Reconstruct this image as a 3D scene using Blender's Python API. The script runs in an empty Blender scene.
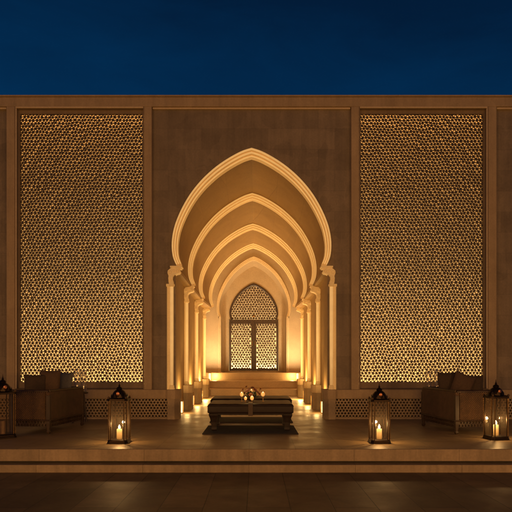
import bpy, math, random
from mathutils import Vector, Matrix, noise
R = math.radians
random.seed(7)
scene = bpy.context.scene
col = scene.collection
HB = 11.0                    # distance of the eye from the facade plane
EYE = 1.12

# ------------------------------------------------------------------ materials
def new_mat(name):
    m = bpy.data.materials.new(name); m.use_nodes = True
    nt = m.node_tree; b = nt.nodes['Principled BSDF']
    return m, nt, b

def N(nt, t, **kw):
    n = nt.nodes.new(t)
    for k, v in kw.items():
        setattr(n, k, v)
    return n

def mathn(nt, op, a, b=None, clamp=False):
    n = nt.nodes.new('ShaderNodeMath'); n.operation = op; n.use_clamp = clamp
    for i, v in enumerate((a, b)):
        if v is None: continue
        if isinstance(v, (int, float)): n.inputs[i].default_value = v
        else: nt.links.new(v, n.inputs[i])
    return n.outputs[0]

def mixc(nt, fac, a, b, blend='MIX'):
    n = nt.nodes.new('ShaderNodeMix'); n.data_type = 'RGBA'; n.blend_type = blend
    for idx, v in ((0, fac), (6, a), (7, b)):
        if isinstance(v, (int, float)): n.inputs[idx].default_value = v
        elif isinstance(v, tuple): n.inputs[idx].default_value = (*v, 1)
        else: nt.links.new(v, n.inputs[idx])
    return n.outputs[2]

def ramp(nt, fac, stops):
    n = nt.nodes.new('ShaderNodeValToRGB')
    e = n.color_ramp.elements
    while len(e) < len(stops): e.new(0.5)
    for i, (p, c) in enumerate(stops):
        e[i].position = p
        e[i].color = (*c, 1) if isinstance(c, tuple) else (c, c, c, 1)
    nt.links.new(fac, n.inputs[0])
    return n.outputs[0]

def noise_tex(nt, vec, scale, detail=6, rough=0.6, dist=0.0):
    n = nt.nodes.new('ShaderNodeTexNoise')
    n.inputs['Scale'].default_value = scale; n.inputs['Detail'].default_value = detail
    n.inputs['Roughness'].default_value = rough; n.inputs['Distortion'].default_value = dist
    nt.links.new(vec, n.inputs['Vector'])
    return n.outputs[0]

def mapping(nt, rot=(0, 0, 0), scale=(1, 1, 1), loc=(0, 0, 0)):
    tc = nt.nodes.new('ShaderNodeTexCoord'); mp = nt.nodes.new('ShaderNodeMapping')
    mp.inputs['Rotation'].default_value = rot; mp.inputs['Scale'].default_value = scale
    mp.inputs['Location'].default_value = loc
    nt.links.new(tc.outputs['Object'], mp.inputs[0])
    return mp.outputs[0]

def bump(nt, b, h, strength=0.3, dist=0.01):
    n = nt.nodes.new('ShaderNodeBump'); n.inputs['Strength'].default_value = strength
    n.inputs['Distance'].default_value = dist
    nt.links.new(h, n.inputs['Height']); nt.links.new(n.outputs[0], b.inputs['Normal'])

def stone(name, c1, c2, rough=0.75, blocks=None, rot=(R(90), 0, 0), mortar=0.006, joint=0.55, tone=0.3,
          bstr=0.35, rlo=None, offset=0.5, nscale=1.6, patches=0, streak=0):
    m, nt, b = new_mat(name)
    v = mapping(nt)
    n1 = noise_tex(nt, v, nscale, 8, 0.62, 0.6)
    n2 = noise_tex(nt, v, 34, 5, 0.7)
    base = mixc(nt, ramp(nt, n1, [(0.3, 0.0), (0.7, 1.0)]), c1, c2)
    base = mixc(nt, 0.45, base, ramp(nt, n2, [(0.3, 0.55), (0.7, 1.0)]), 'MULTIPLY')
    h = mathn(nt, 'ADD', mathn(nt, 'MULTIPLY', n1, 0.3), mathn(nt, 'MULTIPLY', n2, 0.25))
    if streak:
        vs_ = mapping(nt, scale=(7, 7, 0.45))
        base = mixc(nt, streak, base, ramp(nt, noise_tex(nt, vs_, 1.0, 6, 0.65), [(0.35, 0.45), (0.62, 1.0)]), 'MULTIPLY')
    if patches:
        vo = nt.nodes.new('ShaderNodeTexVoronoi'); vo.inputs['Scale'].default_value = 2.7
        wv = nt.nodes.new('ShaderNodeVectorMath'); wv.operation = 'ADD'
        nt.links.new(v, wv.inputs[0])
        nn = nt.nodes.new('ShaderNodeTexNoise'); nn.inputs['Scale'].default_value = 3.0; nt.links.new(v, nn.inputs['Vector'])
        sc2 = nt.nodes.new('ShaderNodeVectorMath'); sc2.operation = 'SCALE'; sc2.inputs['Scale'].default_value = 0.35
        nt.links.new(nn.outputs['Color'], sc2.inputs[0]); nt.links.new(sc2.outputs[0], wv.inputs[1])
        nt.links.new(wv.outputs[0], vo.inputs['Vector'])
        sx_ = nt.nodes.new('ShaderNodeSeparateColor'); nt.links.new(vo.outputs['Color'], sx_.inputs[0])
        base = mixc(nt, patches, base, ramp(nt, sx_.outputs[0], [(0.2, 0.55), (0.8, 1.0)]), 'MULTIPLY')
    if blocks:
        bw, bh = blocks
        vb = mapping(nt, rot=rot)
        br = nt.nodes.new('ShaderNodeTexBrick')
        br.offset = offset
        br.inputs['Scale'].default_value = 1.0
        br.inputs['Brick Width'].default_value = bw; br.inputs['Row Height'].default_value = bh
        br.inputs['Mortar Size'].default_value = mortar; br.inputs['Mortar Smooth'].default_value = 0.3
        br.inputs['Bias'].default_value = 0.0
        br.inputs['Color1'].default_value = (1, 1, 1, 1)
        br.inputs['Color2'].default_value = (1 - tone, 1 - tone, 1 - tone, 1)
        br.inputs['Mortar'].default_value = (joint, joint, joint, 1)
        nt.links.new(vb, br.inputs['Vector'])
        base = mixc(nt, 1.0, base, br.outputs['Color'], 'MULTIPLY')
        h = mathn(nt, 'SUBTRACT', h, mathn(nt, 'MULTIPLY', br.outputs['Fac'], 0.8))
    nt.links.new(base, b.inputs['Base Color'])
    if rlo is not None:
        rr = nt.nodes.new('ShaderNodeMapRange')
        rr.inputs['From Min'].default_value = 0.3; rr.inputs['From Max'].default_value = 0.7
        rr.inputs['To Min'].default_value = rlo; rr.inputs['To Max'].default_value = rough
        nt.links.new(noise_tex(nt, v, 2.3, 6, 0.6), rr.inputs['Value'])
        nt.links.new(rr.outputs[0], b.inputs['Roughness'])
    else:
        b.inputs['Roughness'].default_value = rough
    bump(nt, b, h, bstr, 0.012)
    return m

def simple(name, c, rough=0.6, metal=0.0, nscale=20, var=0.4, bstr=0.2, c2=None):
    m, nt, b = new_mat(name)
    v = mapping(nt)
    n = noise_tex(nt, v, nscale, 6, 0.65)
    if c2 is None: c2 = tuple(x * (1 - var) for x in c)
    nt.links.new(mixc(nt, ramp(nt, n, [(0.3, 0.0), (0.7, 1.0)]), c2, c), b.inputs['Base Color'])
    b.inputs['Roughness'].default_value = rough; b.inputs['Metallic'].default_value = metal
    bump(nt, b, n, bstr, 0.004)
    return m

def emit(name, c, s, base=(0.8, 0.7, 0.5)):
    m, nt, b = new_mat(name)
    v = mapping(nt)
    n = noise_tex(nt, v, 12, 3, 0.5)
    b.inputs['Base Color'].default_value = (*base, 1)
    b.inputs['Emission Color'].default_value = (*c, 1)
    nt.links.new(mathn(nt, 'MULTIPLY', ramp(nt, n, [(0.2, 0.75), (0.8, 1.0)]), s), b.inputs['Emission Strength'])
    return m

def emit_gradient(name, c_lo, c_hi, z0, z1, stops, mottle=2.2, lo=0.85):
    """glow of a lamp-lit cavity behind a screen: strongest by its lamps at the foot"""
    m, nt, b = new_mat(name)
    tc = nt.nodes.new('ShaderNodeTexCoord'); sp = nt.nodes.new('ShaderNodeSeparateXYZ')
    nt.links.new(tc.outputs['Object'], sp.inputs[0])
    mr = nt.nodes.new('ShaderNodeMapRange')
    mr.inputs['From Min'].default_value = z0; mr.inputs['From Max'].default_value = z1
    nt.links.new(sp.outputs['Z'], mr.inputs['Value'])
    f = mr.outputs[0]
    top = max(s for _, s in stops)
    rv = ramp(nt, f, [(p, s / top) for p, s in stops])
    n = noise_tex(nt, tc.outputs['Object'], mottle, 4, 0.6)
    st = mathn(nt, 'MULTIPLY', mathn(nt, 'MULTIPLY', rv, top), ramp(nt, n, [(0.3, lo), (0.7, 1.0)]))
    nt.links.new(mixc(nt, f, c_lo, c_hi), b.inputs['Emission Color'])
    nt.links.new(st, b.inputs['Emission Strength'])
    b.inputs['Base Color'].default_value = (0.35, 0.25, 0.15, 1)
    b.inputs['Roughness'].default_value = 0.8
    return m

def wood(name, c1, c2, rough=0.45, axis=0):
    m, nt, b = new_mat(name)
    sc = [14, 14, 14]; sc[axis] = 1.4
    v = mapping(nt, scale=tuple(sc))
    n = noise_tex(nt, v, 1.6, 7, 0.62, 1.1)
    nt.links.new(mixc(nt, ramp(nt, n, [(0.3, 0.0), (0.68, 1.0)]), c1, c2), b.inputs['Base Color'])
    b.inputs['Roughness'].default_value = rough
    bump(nt, b, n, 0.25, 0.003)
    return m

def wicker(name, c1, c2):
    m, nt, b = new_mat(name)
    tc = nt.nodes.new('ShaderNodeTexCoord'); sp = nt.nodes.new('ShaderNodeSeparateXYZ')
    nt.links.new(tc.outputs['Object'], sp.inputs[0])
    k = 2 * math.pi / 0.034
    u = mathn(nt, 'ADD', sp.outputs['X'], sp.outputs['Y'])
    su = mathn(nt, 'SINE', mathn(nt, 'MULTIPLY', u, k))
    sz = mathn(nt, 'SINE', mathn(nt, 'MULTIPLY', sp.outputs['Z'], k * 1.25))
    h = mathn(nt, 'MULTIPLY', mathn(nt, 'ADD', mathn(nt, 'MULTIPLY', su, sz), 1.0), 0.5)
    n = noise_tex(nt, tc.outputs['Object'], 9, 6, 0.7)
    fac = mathn(nt, 'MULTIPLY', mathn(nt, 'ADD', h, n), 0.55, True)
    nt.links.new(ramp(nt, fac, [(0.28, c1), (0.8, c2)]), b.inputs['Base Color'])
    b.inputs['Roughness'].default_value = 0.6
    bump(nt, b, h, 0.9, 0.012)
    return m

def thin_glass(name, tint=(0.9, 0.86, 0.78), gloss=0.16, dirt=0.06):
    m = bpy.data.materials.new(name); m.use_nodes = True
    nt = m.node_tree; nt.nodes.clear()
    out = N(nt, 'ShaderNodeOutputMaterial'); tr = N(nt, 'ShaderNodeBsdfTransparent')
    gl = N(nt, 'ShaderNodeBsdfGlossy'); df = N(nt, 'ShaderNodeBsdfDiffuse')
    m1 = N(nt, 'ShaderNodeMixShader'); m2 = N(nt, 'ShaderNodeMixShader')
    tr.inputs[0].default_value = (*tint, 1); gl.inputs['Roughness'].default_value = 0.08
    gl.inputs[0].default_value = (0.9, 0.9, 0.9, 1); df.inputs[0].default_value = (0.6, 0.5, 0.38, 1)
    lw = N(nt, 'ShaderNodeLayerWeight'); lw.inputs[0].default_value = 0.35
    f = mathn(nt, 'ADD', mathn(nt, 'MULTIPLY', lw.outputs['Fresnel'], 0.35), gloss * 0.4, True)
    nt.links.new(f, m1.inputs[0]); nt.links.new(tr.outputs[0], m1.inputs[1]); nt.links.new(gl.outputs[0], m1.inputs[2])
    tc = N(nt, 'ShaderNodeTexCoord')
    d = mathn(nt, 'MULTIPLY', noise_tex(nt, tc.outputs['Object'], 11, 5, 0.7), dirt * 2)
    nt.links.new(d, m2.inputs[0]); nt.links.new(m1.outputs[0], m2.inputs[1]); nt.links.new(df.outputs[0], m2.inputs[2])
    nt.links.new(m2.outputs[0], out.inputs[0])
    return m

M = {}
M['wall'] = stone('facade_stone', (0.35, 0.26, 0.165), (0.26, 0.19, 0.12), 0.8, blocks=(0.66, 0.41), mortar=0.004, joint=0.78, tone=0.20, nscale=2.4, patches=0.28, streak=0.35)
M['trim'] = stone('trim_stone', (0.50, 0.35, 0.19), (0.40, 0.275, 0.145), 0.72, nscale=3, bstr=0.25, streak=0.3)
M['margin'] = stone('screen_margin_stone', (0.30, 0.205, 0.115), (0.23, 0.155, 0.085), 0.75, nscale=3, bstr=0.25, streak=0.3)  # trim stone darkened, putting the shade of the reveal into its colour
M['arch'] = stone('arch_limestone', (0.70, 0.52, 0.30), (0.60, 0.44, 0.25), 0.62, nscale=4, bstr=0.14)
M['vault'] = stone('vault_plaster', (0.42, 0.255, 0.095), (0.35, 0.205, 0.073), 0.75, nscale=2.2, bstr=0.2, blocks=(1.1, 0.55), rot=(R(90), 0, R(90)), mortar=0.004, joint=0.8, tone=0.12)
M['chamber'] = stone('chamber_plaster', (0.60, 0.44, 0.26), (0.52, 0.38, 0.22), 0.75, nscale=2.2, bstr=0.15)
def emissive_stone(name, e, st):
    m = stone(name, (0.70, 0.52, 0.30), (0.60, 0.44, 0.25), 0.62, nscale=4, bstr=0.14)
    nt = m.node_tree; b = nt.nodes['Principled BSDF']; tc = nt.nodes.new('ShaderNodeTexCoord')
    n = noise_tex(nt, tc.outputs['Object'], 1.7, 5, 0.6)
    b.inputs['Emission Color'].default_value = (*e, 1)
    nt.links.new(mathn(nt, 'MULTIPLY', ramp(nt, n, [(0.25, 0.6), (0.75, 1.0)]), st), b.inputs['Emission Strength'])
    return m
M['archlit'] = emissive_stone('backlit_onyx_moulding', (1.0, 0.46, 0.10), 0.30)  # faint emission put into the limestone stands in for lamplight on it
M['plinth'] = stone('plinth_stone', (0.42, 0.30, 0.17), (0.31, 0.22, 0.125), 0.7, nscale=5, bstr=0.35)
M['frieze'] = stone('carved_frieze_stone', (0.44, 0.31, 0.17), (0.33, 0.235, 0.13), 0.7, nscale=6, bstr=0.2)
M['recess'] = simple('recess_dark_stone', (0.05, 0.035, 0.025), 0.9)  # near-black colour stands in for shade inside the frieze holes; also the wicks
M['floor'] = stone('terrace_paving', (0.46, 0.31, 0.155), (0.33, 0.22, 0.105), 0.55, blocks=(0.9, 0.6), rot=(0, 0, R(90)), mortar=0.0035, joint=0.5, tone=0.16, rlo=0.34, bstr=0.22, nscale=1.3)
M['instep'] = stone('inner_step_stone', (0.62, 0.45, 0.27), (0.52, 0.37, 0.22), 0.6, nscale=2.0, rlo=0.4, bstr=0.15)
M['riser'] = stone('riser_stone', (0.40, 0.28, 0.16), (0.31, 0.215, 0.12), 0.7, blocks=(1.35, 5.0), mortar=0.004, joint=0.68, tone=0.16, nscale=4, offset=0.0, streak=0.45, bstr=0.6)
M['pave'] = stone('forecourt_paving', (0.20, 0.128, 0.066), (0.10, 0.063, 0.033), 0.66, blocks=(1.6, 0.42), rot=(0, 0, R(90)), mortar=0.006, joint=0.2, tone=0.5, rlo=0.5, bstr=0.5, nscale=2.5)
M['lattice'] = simple('dark_screen_metal', (0.07, 0.046, 0.03), 0.55, 0.2, 8)
M['doorwood'] = wood('dark_door_wood', (0.035, 0.02, 0.012), (0.075, 0.042, 0.022), 0.4, 2)
M['doorlattice'] = simple('door_screen_metal', (0.11, 0.065, 0.035), 0.45, 0.3, 8)
WG = (1.0, 0.47, 0.115)
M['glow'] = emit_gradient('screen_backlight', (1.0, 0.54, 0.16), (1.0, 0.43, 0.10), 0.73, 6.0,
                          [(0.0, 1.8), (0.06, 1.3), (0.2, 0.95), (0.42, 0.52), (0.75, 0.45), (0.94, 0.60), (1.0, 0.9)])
M['doorglow'] = emit_gradient('door_backlight', (1.0, 0.66, 0.24), (1.0, 0.52, 0.17), 0.8, 4.2,
                          [(0.0, 6.5), (0.1, 2.6), (0.3, 1.7), (0.55, 1.25), (1.0, 0.9)], 4)
M['metal'] = simple('lantern_bronze', (0.045, 0.027, 0.016), 0.42, 0.85, 30, 0.5)
M['brass'] = simple('lantern_brass', (0.42, 0.25, 0.10), 0.35, 0.95, 30, 0.4)
M['glass'] = thin_glass('lantern_glass', (0.84, 0.77, 0.66), 0.06, 0.022)
M['hglass'] = thin_glass('hurricane_glass', (0.86, 0.82, 0.75), 0.35, 0.05)
M['flame'] = emit('flame', (1.0, 0.62, 0.22), 22)
M['flamesoft'] = emit('votive_flame', (1.0, 0.60, 0.22), 14)
M['wax'] = emit_gradient('lit_wax', (1.0, 0.42, 0.08), (1.0, 0.55, 0.16), 0.0, 0.17, [(0.0, 0.35), (0.5, 1.2), (1.0, 3.6)], 9)
M['votive'] = emit('glowing_votive_glass', (1.0, 0.42, 0.10), 0.9, (0.6, 0.35, 0.15))
M['coldwax'] = simple('unlit_wax', (0.30, 0.20, 0.12), 0.5)
M['led'] = emit('light_strip_glow', (1.0, 0.52, 0.14), 0.52)  # painted glow for roll crests and shafts, not a light fitting
M['lampglass'] = emit('uplight_glass', (1.0, 0.60, 0.22), 3.6)
M['leather'] = simple('dark_bench_leather', (0.032, 0.019, 0.012), 0.5, 0, 14, 0.35, 0.3)
M['benchwood'] = wood('bench_wood', (0.014, 0.008, 0.005), (0.03, 0.017, 0.010), 0.5, 2)
for q_ in ('leather', 'benchwood'): M[q_].node_tree.nodes['Principled BSDF'].inputs['Specular IOR Level'].default_value = 0.22
M['rug'] = simple('dark_rug_wool', (0.045, 0.028, 0.018), 0.95, 0, 60, 0.5, 0.6)
M['runner'] = simple('linen_runner', (0.11, 0.072, 0.042), 0.85, 0, 60, 0.3, 0.4)
M['wicker'] = wicker('wicker_weave', (0.018, 0.010, 0.005), (0.17, 0.090, 0.038))
M['sofawood'] = wood('sofa_wood', (0.022, 0.012, 0.006), (0.062, 0.033, 0.015), 0.5, 2)
M['cush_brown'] = simple('brown_cushion_cloth', (0.10, 0.056, 0.028), 0.9, 0, 45, 0.35, 0.4)
M['cush_dark'] = simple('dark_cushion_cloth', (0.06, 0.036, 0.02), 0.9, 0, 45, 0.35, 0.4)
M['cush_grey'] = simple('grey_cushion_cloth', (0.13, 0.12, 0.11), 0.9, 0, 45, 0.35, 0.4)
M['petal'] = simple('pale_petals', (0.50, 0.26, 0.17), 0.7, 0, 20, 0.35)
M['petal2'] = simple('rust_petals', (0.34, 0.12, 0.06), 0.7, 0, 20, 0.35)
M['leaf'] = simple('dark_leaves', (0.045, 0.055, 0.03), 0.6, 0, 20, 0.4)
M['pot'] = simple('dark_bowl_glaze', (0.10, 0.06, 0.035), 0.3, 0.2)
M['shadowgap'] = simple('shadow_gap_stone', (0.03, 0.022, 0.015), 0.9)  # near-black colour paints in the shadow under the terrace edge

# ------------------------------------------------------------------ mesh helpers
class MB:
    def __init__(s): s.v = []; s.f = []
    def add(s, vs, fs):
        o = len(s.v); s.v += [tuple(v) for v in vs]; s.f += [tuple(i + o for i in f) for f in fs]
    def box(s, x0, x1, y0, y1, z0, z1, mat=None):
        x0, x1 = min(x0, x1), max(x0, x1)
        vs = [Vector(p) for p in ((x0,y0,z0),(x1,y0,z0),(x1,y1,z0),(x0,y1,z0),(x0,y0,z1),(x1,y0,z1),(x1,y1,z1),(x0,y1,z1))]
        if mat: vs = [mat @ v for v in vs]
        s.add(vs, [(0,3,2,1),(4,5,6,7),(0,1,5,4),(1,2,6,5),(2,3,7,6),(3,0,4,7)])
    def strip(s, a, b, closed=False):
        n = len(a); s.add(list(a) + list(b), [(i, (i+1) % n, n + (i+1) % n, n + i) for i in range(n if closed else n-1)])
    def lathe(s, prof, cx=0, cy=0, cz=0, n=20, sq=None, cap=True):
        """prof: (r,z); sq: plan polygon list of unit (x,y) instead of a circle"""
        plan = sq or [(math.cos(2*math.pi*i/n), math.sin(2*math.pi*i/n)) for i in range(n)]
        n = len(plan); vs = []; fs = []
        for r, z in prof:
            for (px, py) in plan: vs.append((cx + px*r, cy + py*r, cz + z))
        for k in range(len(prof)-1):
            for i in range(n):
                j = (i+1) % n; fs.append((k*n+i, k*n+j, (k+1)*n+j, (k+1)*n+i))
        if cap:
            fs.append(tuple(reversed(range(n)))); fs.append(tuple(range((len(prof)-1)*n, len(prof)*n)))
        s.add(vs, fs)
    def tube(s, pts, r, n=8, r2=None):
        pts = [Vector(p) for p in pts]; vs = []; fs = []
        for k, p in enumerate(pts):
            d = (pts[min(k+1, len(pts)-1)] - pts[max(k-1, 0)]).normalized()
            up = Vector((0,0,1)) if abs(d.z) < 0.9 else Vector((1,0,0))
            a = d.cross(up).normalized(); b = d.cross(a).normalized()
            rr = r if r2 is None else r + (r2-r)*k/(len(pts)-1)
            for i in range(n):
                t = 2*math.pi*i/n; vs.append(p + a*math.cos(t)*rr + b*math.sin(t)*rr)
        for k in range(len(pts)-1):
            for i in range(n):
                j = (i+1) % n; fs.append((k*n+i, k*n+j, (k+1)*n+j, (k+1)*n+i))
        fs.append(tuple(reversed(range(n)))); fs.append(tuple(range((len(pts)-1)*n, len(pts)*n)))
        s.add(vs, fs)
    def build(s, name, mat, parent=None, bevel=0, smooth=False, loc=None, rotz=0, merge=False):
        me = bpy.data.meshes.new(name); me.from_pydata(s.v, [], s.f); me.materials.append(mat)
        import bmesh
        bm = bmesh.new(); bm.from_mesh(me)
        if merge: bmesh.ops.remove_doubles(bm, verts=bm.verts, dist=1e-5)
        bmesh.ops.recalc_face_normals(bm, faces=bm.faces); bm.to_mesh(me); bm.free()
        o = bpy.data.objects.new(name, me); col.objects.link(o)
        if parent: o.parent = parent
        if loc: o.location = loc
        if rotz: o.rotation_euler.z = rotz
        if smooth:
            for p in me.polygons: p.use_smooth = True
            try: me.set_sharp_from_angle(angle=R(38))
            except Exception: pass
        if bevel:
            md = o.modifiers.new('bevel', 'BEVEL'); md.width = bevel; md.segments = 2; md.limit_method = 'ANGLE'; md.angle_limit = R(40)
        return o

def tag(o, label=None, cat=None, group=None, kind=None):
    if label: o['label'] = label
    if cat: o['category'] = cat
    if group: o['group'] = group
    if kind: o['kind'] = kind
    return o

def empty(name, loc=(0,0,0), rz=0):
    o = bpy.data.objects.new(name, None); col.objects.link(o); o.location = loc; o.rotation_euler.z = rz
    o.empty_display_size = 0.1
    return o

def copy_tree(o, parent=None):
    kids = [c for c in bpy.data.objects if c.parent == o]
    c = o.copy(); col.objects.link(c)
    if parent: c.parent = parent
    for k in kids: copy_tree(k, c)
    return c

# ------------------------------------------------------------------ the arch outline
BASE = [(0,5.335),(.16,5.285),(.31,5.215),(.50,5.105),(.70,4.965),(.89,4.80),(1.06,4.62),(1.22,4.41),(1.36,4.17),(1.465,3.94),(1.53,3.74),(1.565,3.54),(1.57,3.36),(1.55,3.20),(1.51,3.09),(1.48,3.03)]
def catmull(P, n=4):
    out = []
    for i in range(len(P)-1):
        p0 = P[i-1] if i else (2*P[0][0]-P[1][0], 2*P[0][1]-P[1][1]); p1, p2 = P[i], P[i+1]
        p3 = P[i+2] if i+2 < len(P) else (2*P[-1][0]-P[-2][0], 2*P[-1][1]-P[-2][1])
        for k in range(n):
            t = k/n
            out.append(tuple(0.5*((2*b)+(c-a)*t+(2*a-5*b+4*c-d)*t*t+(3*b-a-3*c+d)*t**3) for a,b,c,d in zip(p0,p1,p2,p3)))
    out.append(P[-1]); return out
BASE = catmull(BASE, 3)
def curve(wide, apex, spring):
    return [(x*wide/1.57, spring + (z-3.03)/(5.335-3.03)*(apex-spring)) for x, z in BASE]
def offset(half, d):
    """move the half outline inwards by d (towards the opening)"""
    out = []; D0 = d
    for i, (x, z) in enumerate(half):
        d = D0*(1 - 0.36*(i/(len(half)-1))**1.3)
        if i == 0:
            dx, dz = half[1][0]-x, half[1][1]-z; L = math.hypot(dx, dz)
            out.append((0.0, z - d * L / max(dx, 1e-6))); continue
        x0, z0 = half[i-1]; x1, z1 = half[min(i+1, len(half)-1)]
        tx, tz = x1-x0, z1-z0; L = math.hypot(tx, tz)
        out.append((max(0.0, x + tz/L*d), z - tx/L*d))
    return out
def full(half, y, tail=()):
    """whole outline at depth y, left foot to right foot; tail: extra points at the foot"""
    h = list(half) + list(tail)
    return [(-x, y, z) for x, z in reversed(h)] + [(x, y, z) for x, z in h[1:]]

def sweep(mb, half, prof, y0, tail=()):
    lines = []
    for d, yy in prof:
        o = offset(half, d)
        lines.append(full(o, y0 + yy, list(tail) or [(o[-1][0]-0.004, o[-1][1]-0.05)]))
    for a, b in zip(lines, lines[1:]): mb.strip(a, b)

def rnd(cx, cy, r, a0, a1, n=5):
    return [(cx + r*math.cos(R(a0 + (a1-a0)*i/n)), cy + r*math.sin(R(a0 + (a1-a0)*i/n))) for i in range(n+1)]
# profile in (offset inwards, depth): fillet, roll, hollow, roll, fillet
PROF = [(-0.004, 0.12), (-0.004, -0.035)] + rnd(0.022, -0.035, 0.022, 180, 360)[1:] + [(0.046, 0.0)] + \
       [(0.06, 0.0)] + rnd(0.080, 0.0, 0.020, 180, 360) + [(0.102, 0.055), (0.115, 0.055)] + \
       rnd(0.131, 0.055, 0.016, 180, 360)[1:] + [(0.150, 0.10), (0.150, 0.20)]

# ------------------------------------------------------------------ pierced patterns (hexagonal star screens)
def star_screen(mb, inside, x0, x1, z0, z1, sp, y, depth, rin=0.27, tipw=0.075, jit=0.14, seed=1, pj=0.055, warp=0):
    rng = random.Random(seed)
    rows = int((z1-z0)/(sp*0.866)) + 2; cols = int((x1-x0)/sp) + 2
    C = {}
    for j in range(-4, rows+4):
        for i in range(-5, cols+5):
            px_, pz_ = x0 + i*sp + (sp/2 if j % 2 else 0), z0 + j*sp*0.866
            wv = noise.noise_vector(Vector((px_*4.5, pz_*4.5, seed))) * (sp*0.42*warp)
            C[i, j] = Vector((px_ + wv.x + rng.uniform(-1, 1)*sp*pj, pz_ + wv.y + rng.uniform(-1, 1)*sp*pj))
    for j in range(-3, rows+3):
        for i in range(-4, cols+4):
            c = C[i, j]
            if not inside(c.x, c.y): continue
            o_ = 1 if j % 2 else 0
            nb = [(i+1, j), (i+o_, j+1), (i-1+o_, j+1), (i-1, j), (i-1+o_, j-1), (i+o_, j-1)]
            pts = []
            for k in range(6):
                a = C[nb[k]]; b = C[nb[(k+1) % 6]]
                t = (a-c)/2; nrm = Vector((-t.y, t.x)).normalized(); w = sp*tipw*(1 + rng.uniform(-0.35, 0.5))
                pts += [c + t*1.03 - nrm*w, c + t*1.03 + nrm*w]
                g_ = (a + b + c)/3 - c
                pts.append(c + g_*(rin/0.5774)*(1 + rng.uniform(-jit, jit)))
            n = len(pts)
            vs = [(p.x, y, p.y) for p in pts] + [(p.x, y+depth, p.y) for p in pts]
            fs = [tuple(range(n)), tuple(reversed(range(n, 2*n)))] + [(a, a+n, (a+1) % n + n, (a+1) % n) for a in range(n)]
            mb.add(vs, fs)

def hole_screen(mb, x0, x1, z0, z1, sp, y, depth, flip=False, seed=1):
    """stone slab pierced with star holes, cell by cell; flip runs it along y instead of x"""
    rng = random.Random(seed)
    rows = max(1, round((z1-z0)/(sp*0.866))); sz = (z1-z0)/rows/0.866
    cols = max(1, round((x1-x0)/sp)); sx = (x1-x0)/cols
    for j in range(rows):
        for i in range(-1, cols+1):
            cx = x0 + (i+0.5)*sx + (sx/2 if j % 2 else 0); cz = z0 + (j+0.5)*sz*0.866
            if cx < x0 - 0.01 or cx > x1 + 0.01: continue
            outer = []; inner = []
            for k in range(12):
                a = R(30*k); c, s_ = math.cos(a), math.sin(a)
                ro = 0.5 if k % 2 == 0 else 0.5774
                ri = (0.42 if k % 2 == 0 else 0.32)*(1 + rng.uniform(-0.22, 0.10))
                outer.append((cx + c*ro*sx, cz + s_*ro*sz)); inner.append((cx + c*ri*sx, cz + s_*ri*sz))
            outer = [(min(max(p[0], x0), x1), min(max(p[1], z0), z1)) for p in outer]
            inner = [(min(max(p[0], x0+0.004), x1-0.004), p[1]) for p in inner]
            A = [(p[0], y, p[1]) for p in outer]; B = [(p[0], y, p[1]) for p in inner]; C = [(p[0], y+depth, p[1]) for p in inner]
            mb.strip(A, B, True); mb.strip(B, C, True)

# ================================================================== SETTING
g = MB(); g.box(-70, 70, -60, 90, -0.6, -0.285)
tag(g.build('forecourt_paving', M['pave']), 'dark slab paved forecourt at the foot of the steps', kind='structure')
t = MB(); t.box(-9, 9, -3.79, 7.68, -0.13, 0.0)
tag(t.build('terrace_floor', M['floor'], bevel=0.004), 'stone paved terrace in front of the arch', kind='structure')
t = MB(); t.box(-9, 9, -3.802, -3.7905, -0.155, 0.0)
tag(t.build('terrace_kerb', M['riser'], bevel=0.004), 'pale upper riser along the terrace edge', kind='structure')
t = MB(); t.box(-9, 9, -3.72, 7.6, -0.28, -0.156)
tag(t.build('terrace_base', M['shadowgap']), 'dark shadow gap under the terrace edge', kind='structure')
t = MB(); t.box(-9, 9, -3.90, -3.725, -0.2845, -0.186)
tag(t.build('step', M['riser'], bevel=0.005), 'low pale stone step below the terrace', kind='structure')
for y0, z0, z1 in ((7.7, -0.1, 0.2), (8.7, 0.203, 0.45), (9.7, 0.453, 0.72)):
    t = MB(); t.box(-2.05, 2.05, y0, 11.6, z0, z1)
    tag(t.build('inner_step', M['instep'], bevel=0.008), 'broad stone step rising to the lit door', kind='structure')

# ================================================================== BUILDING
B = empty('arcade_building', (0, 0, 0))
tag(B, 'sandstone palace front with pointed arch gallery and backlit pierced screens', 'building')
ZT, ZB, ZP = 6.326, 6.14, 0.578
# parapet band, pilasters, base course
p = MB(); p.box(-7.6, 7.6, 0.0, 1.2, ZB, ZT); p.build('parapet', M['trim'], B, bevel=0.01)
p = MB(); p.box(-7.63, 7.63, -0.03, 1.23, ZT+0.001, ZT+0.03); p.build('coping', M['trim'], B, bevel=0.006)
for s in (-1, 1):
    for a, b in ((1.96, 2.112), (4.652, 4.815), (7.1, 7.6)):
        p = MB(); p.box(s*a, s*b, 0.0, 0.4, ZP, ZB); p.build('pilaster', M['trim'], B, bevel=0.008)
    # plain outer bay
    p = MB(); p.box(s*4.81, s*7.11, 0.11, 0.4, ZP, ZB); p.build('side_wall', M['wall'], B)
    # base course and frieze
    p = MB(); p.box(s*1.62, s*7.62, -0.045, 0.5, 0.405, ZP); p.build('base_course', M['trim'], B, bevel=0.008)
    hs = MB(); a0, a1 = (1.645, 7.6) if s > 0 else (-7.6, -1.645)
    hole_screen(hs, a0, a1, 0.035, 0.4045, 0.064, -0.03, 0.045, seed=5+s)
    hs.build('frieze', M['frieze'], B)
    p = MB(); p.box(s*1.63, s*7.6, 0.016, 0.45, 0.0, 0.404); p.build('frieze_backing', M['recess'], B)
    p = MB(); p.box(s*1.62, s*7.62, -0.038, 0.012, 0.001, 0.034); p.build('base_trim', M['plinth'], B, bevel=0.003)

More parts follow.
